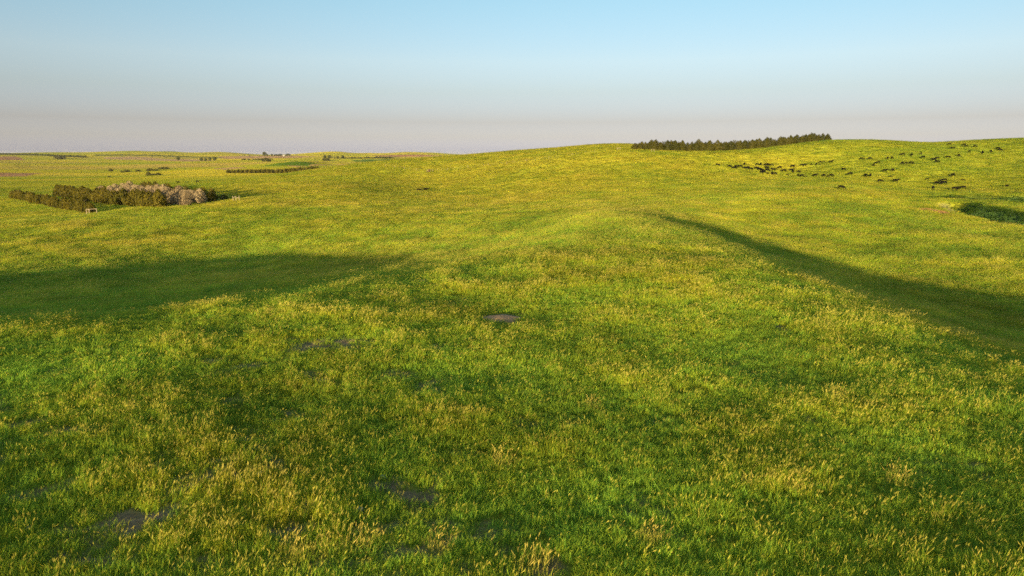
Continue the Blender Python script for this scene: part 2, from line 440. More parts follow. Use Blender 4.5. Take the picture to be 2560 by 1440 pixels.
cr.elements[1].position = 1.0; cr.elements[1].color = (0.74, 0.59, 0.13, 1)
e = cr.elements.new(0.6); e.color = (0.66, 0.56, 0.09, 1)
l.new(ad.outputs[0], head.inputs[0])
mx = n.new('ShaderNodeMix'); mx.data_type = 'RGBA'
l.new(sep.outputs[1], mx.inputs['Factor']); l.new(leaf.outputs[0], mx.inputs['A']); l.new(head.outputs[0], mx.inputs['B'])
sc_ = n.new('ShaderNodeVectorMath'); sc_.operation = 'SCALE'
l.new(mx.outputs['Result'], sc_.inputs[0]); l.new(br.outputs['Fac'], sc_.inputs['Scale'])
df = n.new('ShaderNodeBsdfDiffuse'); tr = n.new('ShaderNodeBsdfTranslucent')
l.new(sc_.outputs[0], df.inputs['Color']); l.new(sc_.outputs[0], tr.inputs['Color'])
ms = n.new('ShaderNodeMixShader'); ms.inputs[0].default_value = 0.45
l.new(df.outputs[0], ms.inputs[1]); l.new(tr.outputs[0], ms.inputs[2])
out = n.new('ShaderNodeOutputMaterial'); l.new(ms.outputs[0], out.inputs[0])

def clump_mesh(name, seed, blades, heads, radius, hmin, hmax, width, lean=0.35, mat=m_grass):
    g = np.random.default_rng(seed)
    V, Fc, A = [], [], []
    def ribbon(p, yaw, tilt, tdir, h, w, bend, rnd, head=0.0, tip=True):
        k = len(V)
        sx, sy = math.cos(yaw) * w / 2, math.sin(yaw) * w / 2
        dx, dy = math.cos(tdir), math.sin(tdir)
        for f_, wf in ((0, 1.0), (0.55, 0.85)):
            o_ = h * f_ * (tilt + bend * f_)
            zz = h * f_ * (1 - 0.18 * bend * f_)
            V.append((p[0] + dx * o_ - sx * wf, p[1] + dy * o_ - sy * wf, zz)); V.append((p[0] + dx * o_ + sx * wf, p[1] + dy * o_ + sy * wf, zz))
            A.extend([(f_, head, rnd, 1)] * 2)
        o_ = h * (tilt + bend); zz = h * (1 - 0.25 * bend)
        V.append((p[0] + dx * o_, p[1] + dy * o_, zz)); A.append((1, head, rnd, 1))
        Fc.append((k, k + 1, k + 3, k + 2)); Fc.append((k + 2, k + 3, k + 4))
        return (p[0] + dx * o_, p[1] + dy * o_, zz)
    wind = math.radians(20)
    for q in range(blades):
        a = g.uniform(0, 2 * math.pi); rr = radius * math.sqrt(g.uniform(0, 1))
        td = wind + g.normal(0, 1.3)
        ribbon((rr * math.cos(a), rr * math.sin(a)), g.uniform(0, math.pi), abs(g.normal(0, lean * 0.6)), td, g.uniform(hmin, hmax), width * g.uniform(0.7, 1.3),
               abs(g.normal(0, lean)), g.uniform(-0.5, 1))
    for q in range(heads):
        a = g.uniform(0, 2 * math.pi); rr = radius * math.sqrt(g.uniform(0, 1)) * 0.9
        td = wind + g.normal(0, 0.9); h = hmax * g.uniform(0.75, 1.4); rnd = g.uniform(0, 1)
        top = ribbon((rr * math.cos(a), rr * math.sin(a)), g.uniform(0, math.pi), abs(g.normal(0.05, 0.12)), td, h, width * 0.45, abs(g.normal(0.1, 0.15)), rnd)
        hl = g.uniform(0.045, 0.13); hw = width * g.uniform(0.6, 1.7)
        for yaw in (g.uniform(0, math.pi),):
            for dy_ in (0, math.pi / 2):
                k = len(V); cx, cy = math.cos(yaw + dy_) * hw / 2, math.sin(yaw + dy_) * hw / 2
                nod = g.uniform(0.1, 1.1); ox, oy = math.cos(td) * hl * nod, math.sin(td) * hl * nod
                V += [(top[0], top[1], top[2] - 0.01), (top[0] + ox * 0.5 + cx, top[1] + oy * 0.5 + cy, top[2] + hl * 0.4),
                      (top[0] + ox, top[1] + oy, top[2] + hl * 0.9), (top[0] + ox * 0.5 - cx, top[1] + oy * 0.5 - cy, top[2] + hl * 0.4)]
                A.extend([(0.8, 1.0, rnd, 1)] * 4); Fc.append((k, k + 1, k + 2, k + 3))
    me = mesh_from(name, V, Fc, mat)
    at = me.attributes.new('blade', 'FLOAT_COLOR', 'POINT')
    at.data.foreach_set('color', np.array(A, np.float32).ravel())
    return me

src = bpy.data.collections.new('grass_clumps')            # not linked into the scene: only drawn through the grass below
CL = []
for q in range(6):                                        # leafy
    CL.append(clump_mesh('a_leafy', 40 + q, 34, (0, 0, 1, 1, 0, 0)[q], 0.17, 0.12, 0.31, 0.011))
for q in range(6):                                        # with ripe heads
    CL.append(clump_mesh('b_headed', 60 + q, 28, (4, 6, 8, 5, 9, 6)[q], 0.17, 0.14, 0.31, 0.0105, 0.28))
for q in range(5):                                        # for the middle distance: many fine blades, spread wide when placed
    CL.append(clump_mesh('c_far', 80 + q, 95, (3, 6, 9, 5, 12)[q], 0.20, 0.14, 0.36, 0.0075, 0.22))
for q, c in enumerate(CL):
    src.objects.link(bpy.data.objects.new('clump_%02d' % q, c))

D0, R0 = 40.0, 20.0
half = math.radians(46)
rb = np.geomspace(7.0, 600.0, 240)
pts = []
for r0, r1 in zip(rb[:-1], rb[1:]):
    rm = 0.5 * (r0 + r1)
    dens = D0 * min(1.0, (R0 / rm) ** 1.7)
    cnt = dens * half * (r1 * r1 - r0 * r0)
    cnt = int(cnt)
    rr = np.sqrt(rng.uniform(r0 * r0, r1 * r1, cnt)); aa = rng.uniform(-half, half, cnt)
    pts.append(np.c_[rr * np.sin(aa), rr * np.cos(aa)])
pts = np.concatenate(pts)
x, y = pts[:, 0], pts[:, 1]
b = bareness(x, y)
keep = rng.uniform(0, 1, len(x)) > b * 0.74 + 0.26 * (b > 0.95)
d, s, t = line_dist(x, y, CREEK)
keep &= ~((d < 2.4) & (t > 0.12) & (t < 0.999)) & ~((((x - 99.5) / 2.6) ** 2 + ((y - 161) / 8.0) ** 2) < 1 + 0.5 * rng.normal(0, 1, len(x)))
pts = pts[keep]; x, y = pts[:, 0], pts[:, 1]; b = b[keep]
r = np.hypot(x, y)
pat = patchiness(x, y)
tuss = fbm(x / 2.3, y / 2.3, 401, 2)
rough = fbm(x / (1.6 * 3), y / (1.6 * 3), 431, 3)
roll = fbm(x / 9, y / 16, 441, 3)
tint = np.clip(pat * 0.85 + rng.normal(0, 0.10, len(x)) * (1 - 0.6 * sstep(60, 250, r)) + 0.10 * tuss + 0.22 * rough * sstep(25, 120, r), 0, 1)
sxy = np.maximum(1.0, (r / R0) ** 0.83) * rng.uniform(0.8, 1.2, len(x))
hz = (0.85 + 0.35 * tuss + 0.25 * fbm(x / 11, y / 11, 411, 2)) * rng.uniform(0.8, 1.25, len(x)) * (1 - 0.35 * b)
hz = np.clip(hz + 0.3 * rough * sstep(25, 120, r), 0.4, 1.7) * (1 + 0.15 * sstep(40, 80, r) - 0.50 * sstep(120, 280, r))
shade_w = bank_shade(x, y)
tint = tint * (1 - shade_w)  # grass turned green where bank shade is painted
headp = np.clip(0.10 + 0.9 * (pat - 0.4) + 0.3 * tuss, 0.04, 0.9)
vid = np.where(rng.uniform(0, 1, len(x)) < headp, 6 + rng.integers(0, 6, len(x)), rng.integers(0, 6, len(x)))
isfar = rng.uniform(0, 1, len(x)) < sstep(45, 85, r)
vid = np.where(isfar, 12 + np.clip((tint * 5 + rng.normal(0, .8, len(x))), 0, 4.99).astype(int), vid)
gm = bpy.data.meshes.new('grass')
gm.vertices.add(len(x)); gm.vertices.foreach_set('co', np.c_[x, y, height(x, y) - 0.01].ravel())
def put(name, typ, arr, key='value'):
    a = gm.attributes.new(name, typ, 'POINT'); a.data.foreach_set(key, np.ascontiguousarray(arr).ravel())
put('tint', 'FLOAT', tint.astype(np.float32))
put('lum', 'FLOAT', ((1 + rng.uniform(-0.2, 0.2, len(x)) * (1 - 0.6 * sstep(60, 250, r))) * (1 + 0.26 * rough + 0.16 * roll) * (1 - 0.66 * shade_w)).astype(np.float32))  # last factor darkens the grass as painted bank shade
put('vid', 'INT', vid.astype(np.int32))
put('rot', 'FLOAT_VECTOR', np.c_[rng.normal(0, .06, len(x)), rng.normal(0, .06, len(x)), rng.normal(0, 0.5, len(x)) + np.where(rng.uniform(size=len(x)) < .25, rng.uniform(-3, 3, len(x)), 0)].astype(np.float32), 'vector')
put('scl', 'FLOAT_VECTOR', np.c_[sxy, sxy, hz].astype(np.float32), 'vector')
print('grass clumps', len(x))
grass = add('grass', gm)
tag(grass, 'green and golden prairie grass covering the rolling pasture', 'grass', kind='stuff')
ng = bpy.data.node_groups.new('grow_grass', 'GeometryNodeTree')
ng.interface.new_socket('Geometry', in_out='INPUT', socket_type='NodeSocketGeometry')
ng.interface.new_socket('Geometry', in_out='OUTPUT', socket_type='NodeSocketGeometry')
N = ng.nodes; LK = ng.links
gi = N.new('NodeGroupInput'); go = N.new('NodeGroupOutput')
ci = N.new('GeometryNodeCollectionInfo'); ci.inputs['Collection'].default_value = src
ci.inputs['Separate Children'].default_value = True; ci.inputs['Reset Children'].default_value = True
iop = N.new('GeometryNodeInstanceOnPoints'); iop.inputs['Pick Instance'].default_value = True
def named(nm, typ):
    q = N.new('GeometryNodeInputNamedAttribute'); q.data_type = typ; q.inputs['Name'].default_value = nm
    return next(o for o in q.outputs if o.enabled and o.name == 'Attribute')
e2r = N.new('FunctionNodeEulerToRotation')
LK.new(named('rot', 'FLOAT_VECTOR'), e2r.inputs[0])
LK.new(gi.outputs[0], iop.inputs['Points']); LK.new(ci.outputs[0], iop.inputs['Instance'])
LK.new(named('vid', 'INT'), iop.inputs['Instance Index']); LK.new(e2r.outputs[0], iop.inputs['Rotation'])
LK.new(named('scl', 'FLOAT_VECTOR'), iop.inputs['Scale'])
LK.new(iop.outputs[0], go.inputs[0])
md = grass.modifiers.new('grow_grass', 'NODES'); md.node_group = ng

# ------------------------------------------------------------------ trees and bushes
def leaf_material(name, lo, hi, translucent=0.25):
    m, n, l = new_mat(name)
    oi = n.new('ShaderNodeObjectInfo'); ge = n.new('ShaderNodeNewGeometry')
    nz = n.new('ShaderNodeTexNoise'); nz.inputs['Scale'].default_value = 1.3; nz.inputs['Detail'].default_value = 4
    l.new(ge.outputs['Position'], nz.inputs['Vector'])
    a = n.new('ShaderNodeMath'); a.operation = 'MULTIPLY_ADD'; a.inputs[1].default_value = 0.35
    l.new(oi.outputs['Random'], a.inputs[0]); l.new(nz.outputs['Fac'], a.inputs[2])
    b = n.new('ShaderNodeMath'); b.operation = 'MULTIPLY_ADD'; b.inputs[1].default_value = 0.35
    l.new(ge.outputs['Random Per Island'], b.inputs[0]); l.new(a.outputs[0], b.inputs[2])
    mr = n.new('ShaderNodeMapRange'); mr.inputs[1].default_value = 0.4; mr.inputs[2].default_value = 1.2
    l.new(b.outputs[0], mr.inputs[0])
    mx = n.new('ShaderNodeMix'); mx.data_type = 'RGBA'
    mx.inputs['A'].default_value = (*lo, 1); mx.inputs['B'].default_value = (*hi, 1)
    l.new(mr.outputs[0], mx.inputs['Factor'])
    d = n.new('ShaderNodeBsdfDiffuse'); t = n.new('ShaderNodeBsdfTranslucent'); ms = n.new('ShaderNodeMixShader')
    ms.inputs[0].default_value = translucent
    l.new(mx.outputs['Result'], d.inputs[0]); l.new(mx.outputs['Result'], t.inputs[0])
    l.new(d.outputs[0], ms.inputs[1]); l.new(t.outputs[0], ms.inputs[2])
    o = n.new('ShaderNodeOutputMaterial'); l.new(ms.outputs[0], o.inputs[0])
    return m
m_cedar = leaf_material('cedar_foliage', (0.045, 0.055, 0.010), (0.21, 0.165, 0.025))
m_ridge = leaf_material('ridge_cedar_foliage', (0.030, 0.042, 0.012), (0.12, 0.105, 0.022))
m_plum = leaf_material('pale_twigs', (0.19, 0.135, 0.075), (0.52, 0.39, 0.22), 0.15)
m_leaf = leaf_material('cottonwood_foliage', (0.04, 0.055, 0.015), (0.10, 0.11, 0.025))
m_brush = leaf_material('brush_foliage', (0.05, 0.06, 0.015), (0.13, 0.12, 0.03))

def plain_material(name, col, col2, scale=6.0, rough=0.9):
    m, n, l = new_mat(name)
    tc = n.new('ShaderNodeTexCoord'); nz = n.new('ShaderNodeTexNoise')
    nz.inputs['Scale'].default_value = scale; nz.inputs['Detail'].default_value = 5
    l.new(tc.outputs['Object'], nz.inputs['Vector'])
    mx = n.new('ShaderNodeMix'); mx.data_type = 'RGBA'
    mx.inputs['A'].default_value = (*col, 1); mx.inputs['B'].default_value = (*col2, 1)
    l.new(nz.outputs['Fac'], mx.inputs['Factor'])
    p = n.new('ShaderNodeBsdfPrincipled'); p.inputs['Roughness'].default_value = rough
    p.inputs['Specular IOR Level'].default_value = 0.2
    l.new(mx.outputs['Result'], p.inputs['Base Color'])
    bp = n.new('ShaderNodeBump'); bp.inputs['Strength'].default_value = 0.5
    l.new(nz.outputs['Fac'], bp.inputs['Height']); l.new(bp.outputs[0], p.inputs['Normal'])
    o = n.new('ShaderNodeOutputMaterial'); l.new(p.outputs[0], o.inputs[0])
    return m
m_bark = plain_material('bark', (0.09, 0.06, 0.04), (0.17, 0.12, 0.08))
m_wood = plain_material('weathered_post', (0.34, 0.26, 0.17), (0.50, 0.40, 0.28), 12)
m_hide = plain_material('black_hide', (0.005, 0.004, 0.004), (0.010, 0.008, 0.007), 3, 0.85)
m_hide.node_tree.nodes['Principled BSDF'].inputs['Specular IOR Level'].default_value = 0.05
m_soil = plain_material('dug_soil', (0.42, 0.24, 0.10), (0.64, 0.40, 0.19), 9)
m_stone = plain_material('field_stone', (0.34, 0.33, 0.31), (0.58, 0.55, 0.50), 14)
m_white = plain_material('white_siding', (0.74, 0.72, 0.68), (0.82, 0.80, 0.77), 2)
m_roof = plain_material('grey_shingle', (0.16, 0.15, 0.14), (0.26, 0.24, 0.22), 3)
m_glass = plain_material('dark_pane', (0.03, 0.035, 0.04), (0.05, 0.055, 0.06), 2, 0.2)
m_steel = plain_material('dull_wire', (0.25, 0.24, 0.22), (0.36, 0.34, 0.31), 8, 0.6)
m_rust = plain_material('rusty_barrel', (0.07, 0.035, 0.025), (0.15, 0.07, 0.045), 5)

def tube(V, Fc, a, b, ra, rb_, k=6):
    a = np.array(a, float); b = np.array(b, float); d = b - a; d = d / (np.linalg.norm(d) + 1e-9)
    u = np.cross(d, (0.31, 0.87, 0.2)); u /= np.linalg.norm(u); w = np.cross(d, u)
    s0 = len(V)
    for c, rr in ((a, ra), (b, rb_)):
        for q in range(k):
            t = 2 * math.pi * q / k
            V.append(tuple(c + rr * (math.cos(t) * u + math.sin(t) * w)))
    for q in range(k):
        Fc.append((s0 + q, s0 + (q + 1) % k, s0 + k + (q + 1) % k, s0 + k + q))
    Fc.append(tuple(s0 + q for q in reversed(range(k)))); Fc.append(tuple(s0 + k + q for q in range(k)))

def trunk_mesh(name, h, r, seed, limbs=5):
    g = np.random.default_rng(seed); V, Fc = [], []
    tube(V, Fc, (0, 0, -0.15), (g.normal(0, .05), g.normal(0, .05), h * 0.55), r, r * 0.6, 7)
    tube(V, Fc, (0, 0, h * 0.55), (g.normal(0, .1), g.normal(0, .1), h * 0.9), r * 0.6, r * 0.15, 6)
    for q in range(limbs):
        z = h * g.uniform(0.25, 0.65); a = g.uniform(0, 6.28); L_ = h * g.uniform(0.2, 0.35)
        tube(V, Fc, (0, 0, z), (L_ * math.cos(a), L_ * math.sin(a), z + L_ * g.uniform(0.3, 0.9)), r * 0.4, r * 0.08, 5)
    return mesh_from(name, V, Fc, m_bark)

def card(V, Fc, p, n_, up, w, h):
    n_ = n_ / (np.linalg.norm(n_) + 1e-9)
    s_ = np.cross(up, n_); s_ /= (np.linalg.norm(s_) + 1e-9); t = np.cross(n_, s_)
    k = len(V)
    V.extend([tuple(p - s_ * w * 0.5 - t * h * 0.35), tuple(p + s_ * w * 0.5 - t * h * 0.3), tuple(p + s_ * w * 0.22 + t * h * 0.6), tuple(p - s_ * w * 0.3 + t * h * 0.5)])
    Fc.append((k, k + 1, k + 2, k + 3))

def crown_mesh(name, mat, seed, h, rmax, form, count, size):
    """many small sprays spread through the crown's volume, in lobes"""
    g = np.random.default_rng(seed); V, Fc = [], []
    ph = g.uniform(0, 6.28, 5); am = g.uniform(0.06, 0.16, 5)
    lob = [(g.uniform(0, 6.28), g.uniform(0.1, 0.85), g.uniform(0.25, 0.5)) for _ in range(14)]
    spires = [(0, 0, 1.0)] + [(g.normal(0, 0.16) * rmax, g.normal(0, 0.16) * rmax, g.uniform(0.8, 0.97)) for _ in range(2)]
    for q in range(count):
        t = g.uniform(0, 1) ** 1.15
        if form == 'cone':
            prof = min(1.0, 0.7 + 2.0 * t) * (1 - t ** 2.3) ** 0.75; base = 0.03
        elif form == 'dome':
            prof = math.sqrt(max(0, 1 - ((t - 0.38) / 0.64) ** 2)); base = 0.05
        else:                                                     # round top on a bare stem
            prof = math.sqrt(max(0, 1 - ((t - 0.5) / 0.52) ** 2)); base = 0.22
        a = g.uniform(0, 6.28)
        k = 1 + sum(am[i_] * math.sin((i_ + 1) * a + ph[i_] + 3 * t) for i_ in range(5))
        for la, lt, lw in lob:
            da = abs((a - la + math.pi) % (2 * math.pi) - math.pi)
            k += 0.22 * math.exp(-(da / lw) ** 2 - ((t - lt) / 0.12) ** 2) - 0.015
        rr = rmax * prof * k * (g.uniform(0.35, 1.0) ** 0.45)
        sx, sy, sh_ = spires[g.integers(0, 3)] if form == 'cone' else (0, 0, 1)
        p = np.array([rr * math.cos(a) + sx * t, rr * math.sin(a) + sy * t, h * (base + (1 - base) * t * sh_)])
        out_ = np.array([math.cos(a), math.sin(a), 0.5]) + g.normal(0, 0.55, 3)
        up = np.array([0.45 * math.cos(a), 0.45 * math.sin(a), 1.0]) + g.normal(0, 0.35, 3)
        s_ = size * g.uniform(0.6, 1.3) * (1 - 0.35 * t)
        card(V, Fc, p, out_, up, s_ * 0.75, s_ * 1.35)
    return mesh_from(name, V, Fc, mat)

CED = [(trunk_mesh('trunk', 4.6, 0.13, 500 + q), crown_mesh('crown', m_cedar, 510 + q, 4.5, 2.25, 'cone', 1200, 0.40)) for q in range(6)]
RDG = [(trunk_mesh('trunk', 4.6, 0.15, 540 + q), crown_mesh('crown', m_ridge, 550 + q, 5.1, 2.6, 'cone', 1000, 0.5)) for q in range(6)]
PLM = [(trunk_mesh('trunk', 4.0, 0.11, 580 + q, 8), crown_mesh('crown', m_plum, 590 + q, 4.8, 2.2, 'dome', 1000, 0.36)) for q in range(5)]
DEC = [(trunk_mesh('trunk', 6.0, 0.3, 620 + q, 8), crown_mesh('crown', m_leaf, 630 + q, 9.0, 3.8, 'round', 900, 0.85)) for q in range(4)]
SHB = [(trunk_mesh('stem', 1.0, 0.08, 660 + q, 6), crown_mesh('foliage', m_brush, 670 + q, 2.2, 1.9, 'dome', 420, 0.42)) for q in range(4)]

def hgt(x, y):
    return float(height(np.array([x]), np.array([y]))[0])

def tree(name, pair, x, y, s, label, category, group, sz=None, parts=('trunk', 'crown')):
    e = bpy.data.objects.new(name, None); COL.objects.link(e)
    e.empty_display_size = 0.2
    e.location = (x, y, hgt(x, y) - 0.03); e.rotation_euler = (0, 0, random.uniform(0, 6.28)); e.scale = (s, s, s * (sz or random.uniform(0.88, 1.12)))
    tag(e, label, category, group)
    for nm, me_ in zip(parts, pair):
        add(nm, me_, e)
    return e

def row(a, b, n_, jit):
    """n_ planting spots from a to b, with a little unevenness"""
    out_ = []
    for q in range(n_):
        t = q / (n_ - 1)
        out_.append((a[0] + (b[0] - a[0]) * t + random.gauss(0, jit), a[1] + (b[1] - a[1]) * t + random.gauss(0, jit)))
    return out_
# the shelter grove on the left: rows running away from the right-hand end
for q, (x, y) in enumerate(row((-126.5, 207), (-233, 322), 31, 0.5)):
    tree('cedar_tree', CED[q % 6], x, y, random.uniform(0.76, 0.97), 'olive cedar, %s from the right in the front row of the left grove' % nth(q + 1), 'tree', 'cedars in the front row of the grove')
for q, (x, y) in enumerate(row((-105.5, 206), (-212, 322), 31, 0.5)):
    tree('cedar_tree', CED[(q * 5 + 1) % 6], x, y, random.uniform(1.02, 1.25), 'olive cedar, %s from the right in the grove row behind the grass alley' % nth(q + 1), 'tree', 'cedars behind the grass alley')
for q, (x, y) in enumerate(row((-98.5, 208.5), (-196, 326), 28, 0.7)):
    tree('plum_tree', PLM[q % 5], x, y, random.uniform(0.72, 0.92), 'pale pinkish shrub tree, %s from the right in the front pale row of the grove' % nth(q + 1), 'tree', 'pale shrub trees in the grove')
for q, (x, y) in enumerate(row((-99, 217), (-188, 330), 27, 0.9)):
    tree('plum_tree', PLM[(q * 3 + 2) % 5], x, y, random.uniform(0.85, 1.08), 'pale tan shrub tree, %s from the right in the rear pale row of the grove' % nth(q + 1), 'tree', 'rear pale shrub trees in the grove')
for q, (x, y) in enumerate(row((-97, 223), (-180, 334), 26, 0.6)):
    tree('cedar_tree', CED[(q * 5 + 3) % 6], x, y, random.uniform(0.78, 1.05), 'dark cedar, %s from the right in the rearmost row of the left grove' % nth(q + 1), 'tree', 'cedars in the rearmost row of the grove')
x, y, z = locate(560, 500, 150)
tree('juniper_bush', SHB[1], x, y, 0.75, 'low spreading bush between the grove and the right-hand fence brace', 'bush', None, parts=('stem', 'foliage'))

# the windbreak on the ridge
base = [(1583, 376.5, 392), (1650, 380, 392), (1750, 381, 396), (1850, 378, 402), (1930, 369, 415), (2000, 358, 440), (2064, 350.5, 462)]
bx = np.array([b_[0] for b_ in base]); bY = np.array([b_[2] for b_ in base])
spots = []
for q in range(84):
    px = 1584 + (2066 - 1584) * q / 83 + random.gauss(0, 1.6)
    Y_ = float(np.interp(px, bx, bY)) + (0, 5.0, 2.4)[q % 3] + random.gauss(0, 0.6)
    spots.append((side_of(px, 372) * Y_, Y_, px))
spots.sort(key=lambda a: a[0] / a[1])
for q, (x, y, px) in enumerate(spots):
    s_ = random.choice([0.85, 0.95, 1.0, 1.05, 1.12]) * random.uniform(0.92, 1.08) * (0.8 if px < 1625 else 1.0) * (1 - 0.25 * max(0, (px - 2010) / 56))
    tree('ridge_cedar', RDG[q % 6], x, y, s_, 'dark green conifer, %s from the left in the ridge-top windbreak' % nth(q + 1), 'tree', 'conifers of the ridge-top windbreak')

# valley windbreak and far trees: too small to show trunks apart from crowns
def merged(pair, name):
    V, Fc, mi = [], [], []
    me_ = bpy.data.meshes.new(name)
    for k, p_ in enumerate(pair):
        o_ = len(V); V += [tuple(v.co) for v in p_.vertices]
        for f_ in p_.polygons: Fc.append(tuple(i_ + o_ for i_ in f_.vertices)); mi.append(k)
    me_.from_pydata(V, [], Fc)
    for p_ in pair: me_.materials.append(p_.materials[0])
    me_.polygons.foreach_set('material_index', mi)
    return me_
CEDM = [merged((trunk_mesh('t', 4.6, .13, 700 + q), crown_mesh('c', m_cedar, 710 + q, 5.0, 2.1, 'cone', 330, 0.8)), 'far_cedar') for q in range(3)]
DECM = [merged((trunk_mesh('t', 6.0, .35, 730 + q), crown_mesh('c', m_leaf, 740 + q, 9.0, 4.2, 'round', 420, 1.3)), 'far_tree') for q in range(3)]
SHBM = [merged((trunk_mesh('t', 1.0, .1, 760 + q), crown_mesh('c', m_brush, 770 + q, 2.6, 2.6, 'dome', 200, 0.8)), 'far_bush') for q in range(3)]
def far_plant(name, me_, x, y, s, label, category, group=None, wide=1.0):
    o_ = add(name, me_, None, (x, y, hgt(x, y) - 0.05), (0, 0, random.uniform(0, 6.28)), (s * wide, s * wide, s * random.uniform(0.9, 1.1)))
    return tag(o_, label, category, group)
for q in range(42):
    px = 570 + (795 - 570) * q / 41; Y_ = 850 + 3 * (q % 2)
    s_ = random.uniform(0.9, 1.1) * (0.85 + 0.4 * q / 41)
    far_plant('cedar_tree', CEDM[q % 3], side_of(px, 430) * Y_, Y_, s_, 'small cedar, %s from the left in the valley windbreak beyond the grove' % nth(q + 1), 'tree', 'cedars of the valley windbreak', 1.3)
BUSH = [(277, 428.5, 1.5, 1, 'small round tree standing alone left of the valley bushes'), (305, 431, 0.9, 1.1, 'leftmost low bush of the valley brush line'),
        (317, 430, 1.2, 1.6, 'dark low bush, second from the left in the valley brush line'), (345, 429, 1.1, 1.5, 'bush in the middle of the valley brush line'),
        (375, 427.5, 1.5, 1.6, 'broad dark bush right of the middle of the valley brush line'), (388, 427, 1.1, 1.9, 'low trailing bush beside the broad dark valley bush'),
        (402, 423.5, 1.2, 1.7, 'left bush of the upper pair in the valley'), (414, 423, 1.4, 1.5, 'right bush of the upper pair in the valley'),
        (371, 434.5, 1.2, 1.1, 'pale bush above the nearest valley thicket'), (370, 439, 1.1, 1.5, 'left bush of the nearest valley thicket'),
        (382, 438.5, 1.0, 1.9, 'middle bush of the nearest valley thicket'), (395, 438, 1.3, 1.6, 'right bush of the nearest valley thicket'),
        (272, 443, 0.7, 1.3, 'tiny bush alone in the grass above the grove'), (667, 404, 1.9, 1.5, 'lone bush on the slope below the farmstead'),
        (149, 398, 2.2, 1.5, 'lone dark bush in the far left pasture'), (815, 402, 1.8, 1.4, 'small bush right of the bright green mound')]
for q, (px, py, s_, w_, lab) in enumerate(BUSH):
    x, y, z = locate(px, py, 600)
    far_plant('bush', SHBM[q % 3], x, y, s_ * y / 1050.0, lab, 'bush', 'bushes in the valley', w_)
FART = [(446, 402, 1.15, 'lone round tree on the tan stubble field'), (504, 404, 1.0, 'left tree of the four-tree clump on the stubble field'), (514, 404, 0.95, 'second tree from the left in the four-tree clump'),
        (525, 402.5, 0.9, 'third tree from the left in the four-tree clump'), (537, 402, 1.1, 'right tree of the four-tree clump on the stubble field')]
for q, (px, py, s_, lab) in enumerate(FART):
    x, y, z = locate(px, py, 1400)
    far_plant('tree', DECM[q % 3], x, y, s_ * y / 1700.0, lab, 'tree', 'trees on the stubble fields')
FARM = [(623, 386.5, .5), (661, 387.5, 1.6), (668, 388, .8), (680, 389.5, .9), (686, 389.5, .7), (690, 389.5, .8), (695, 389.5, .7), (700, 389.5, .8), (704, 389.5, .7), (716, 389.5, .8), (720, 389.5, .9), (724, 389.5, .8)]
for q, (px, py, s_) in enumerate(FARM):
    Y_ = 3150.0; x = side_of(px, py) * Y_
    far_plant('farmstead_tree', DECM[q % 3], x, Y_, s_ * 1.25, 'dark farmstead tree on the horizon, %s from the left' % nth(q + 1), 'tree', 'trees round the far farmstead', 1.2)
for q, (px, py, s_) in enumerate([(812, 392.5, 1.3), (823, 394, 1.6), (844, 395.5, 1.1), (857, 395, 1.5)]):
    Y_ = 2300.0; x = side_of(px, py) * Y_
    far_plant('tree', DECM[q % 3], x, Y_, s_, 'dark tree below the far hills right of the farmstead, %s from the left' % nth(q + 1), 'tree', 'trees below the far hills')

def mass(name, pts_, label, size, hmax):
    """a treeline so far off that it reads as one dark band"""
    g = np.random.default_rng(len(pts_) + int(hmax * 10)); V, Fc = [], []
    for (x, y) in pts_:
        z0 = hgt(x, y); hh = hmax * g.uniform(0.6, 1.2)
        for q in range(26):
            p = np.array([x + g.normal(0, size), y + g.normal(0, size), z0 + hh * g.uniform(0.05, 1.0)])
            card(V, Fc, p, g.normal(0, 1, 3), np.array([0, 0, 1.0]) + g.normal(0, .3, 3), size * 1.1, size * 1.1)
    o_ = add(name, mesh_from(name, V, Fc, m_leaf)); return tag(o_, label, 'trees', kind='stuff')
def along(P_, Y_, step):
    out_ = []
    for (ax, ay, aY), (bx_, by, bY_) in zip([(p[0], p[1], p[2]) for p in P_[:-1]], [(p[0], p[1], p[2]) for p in P_[1:]]):
        a = (side_of(ax, ay) * aY, aY); b = (side_of(bx_, by) * bY_, bY_)
        n_ = max(2, int(math.hypot(a[0] - b[0], a[1] - b[1]) / step))
        for q in range(n_): out_.append((a[0] + (b[0] - a[0]) * q / n_ + random.gauss(0, 1.5), a[1] + (b[1] - a[1]) * q / n_ + random.gauss(0, 1.5)))
    return out_
mass('far_treeline', along([(-250, 386, 3300), (0, 386.5, 3200), (110, 388, 3050), (215, 391, 2800)], 0, 9), 'thin dark treeline along the far left horizon', 3.2, 7)
mass('far_brush', along([(862, 396, 2300), (905, 396, 2300), (985, 395, 2400)], 0, 8), 'dark brushy band below the far central hills', 3.0, 6)
mass('draw_brush', along([(605, 396, 2100), (640, 397, 2100), (668, 395.5, 2200)], 0, 9), 'dark brush lines in the stubble left of the farmstead', 2.2, 3)

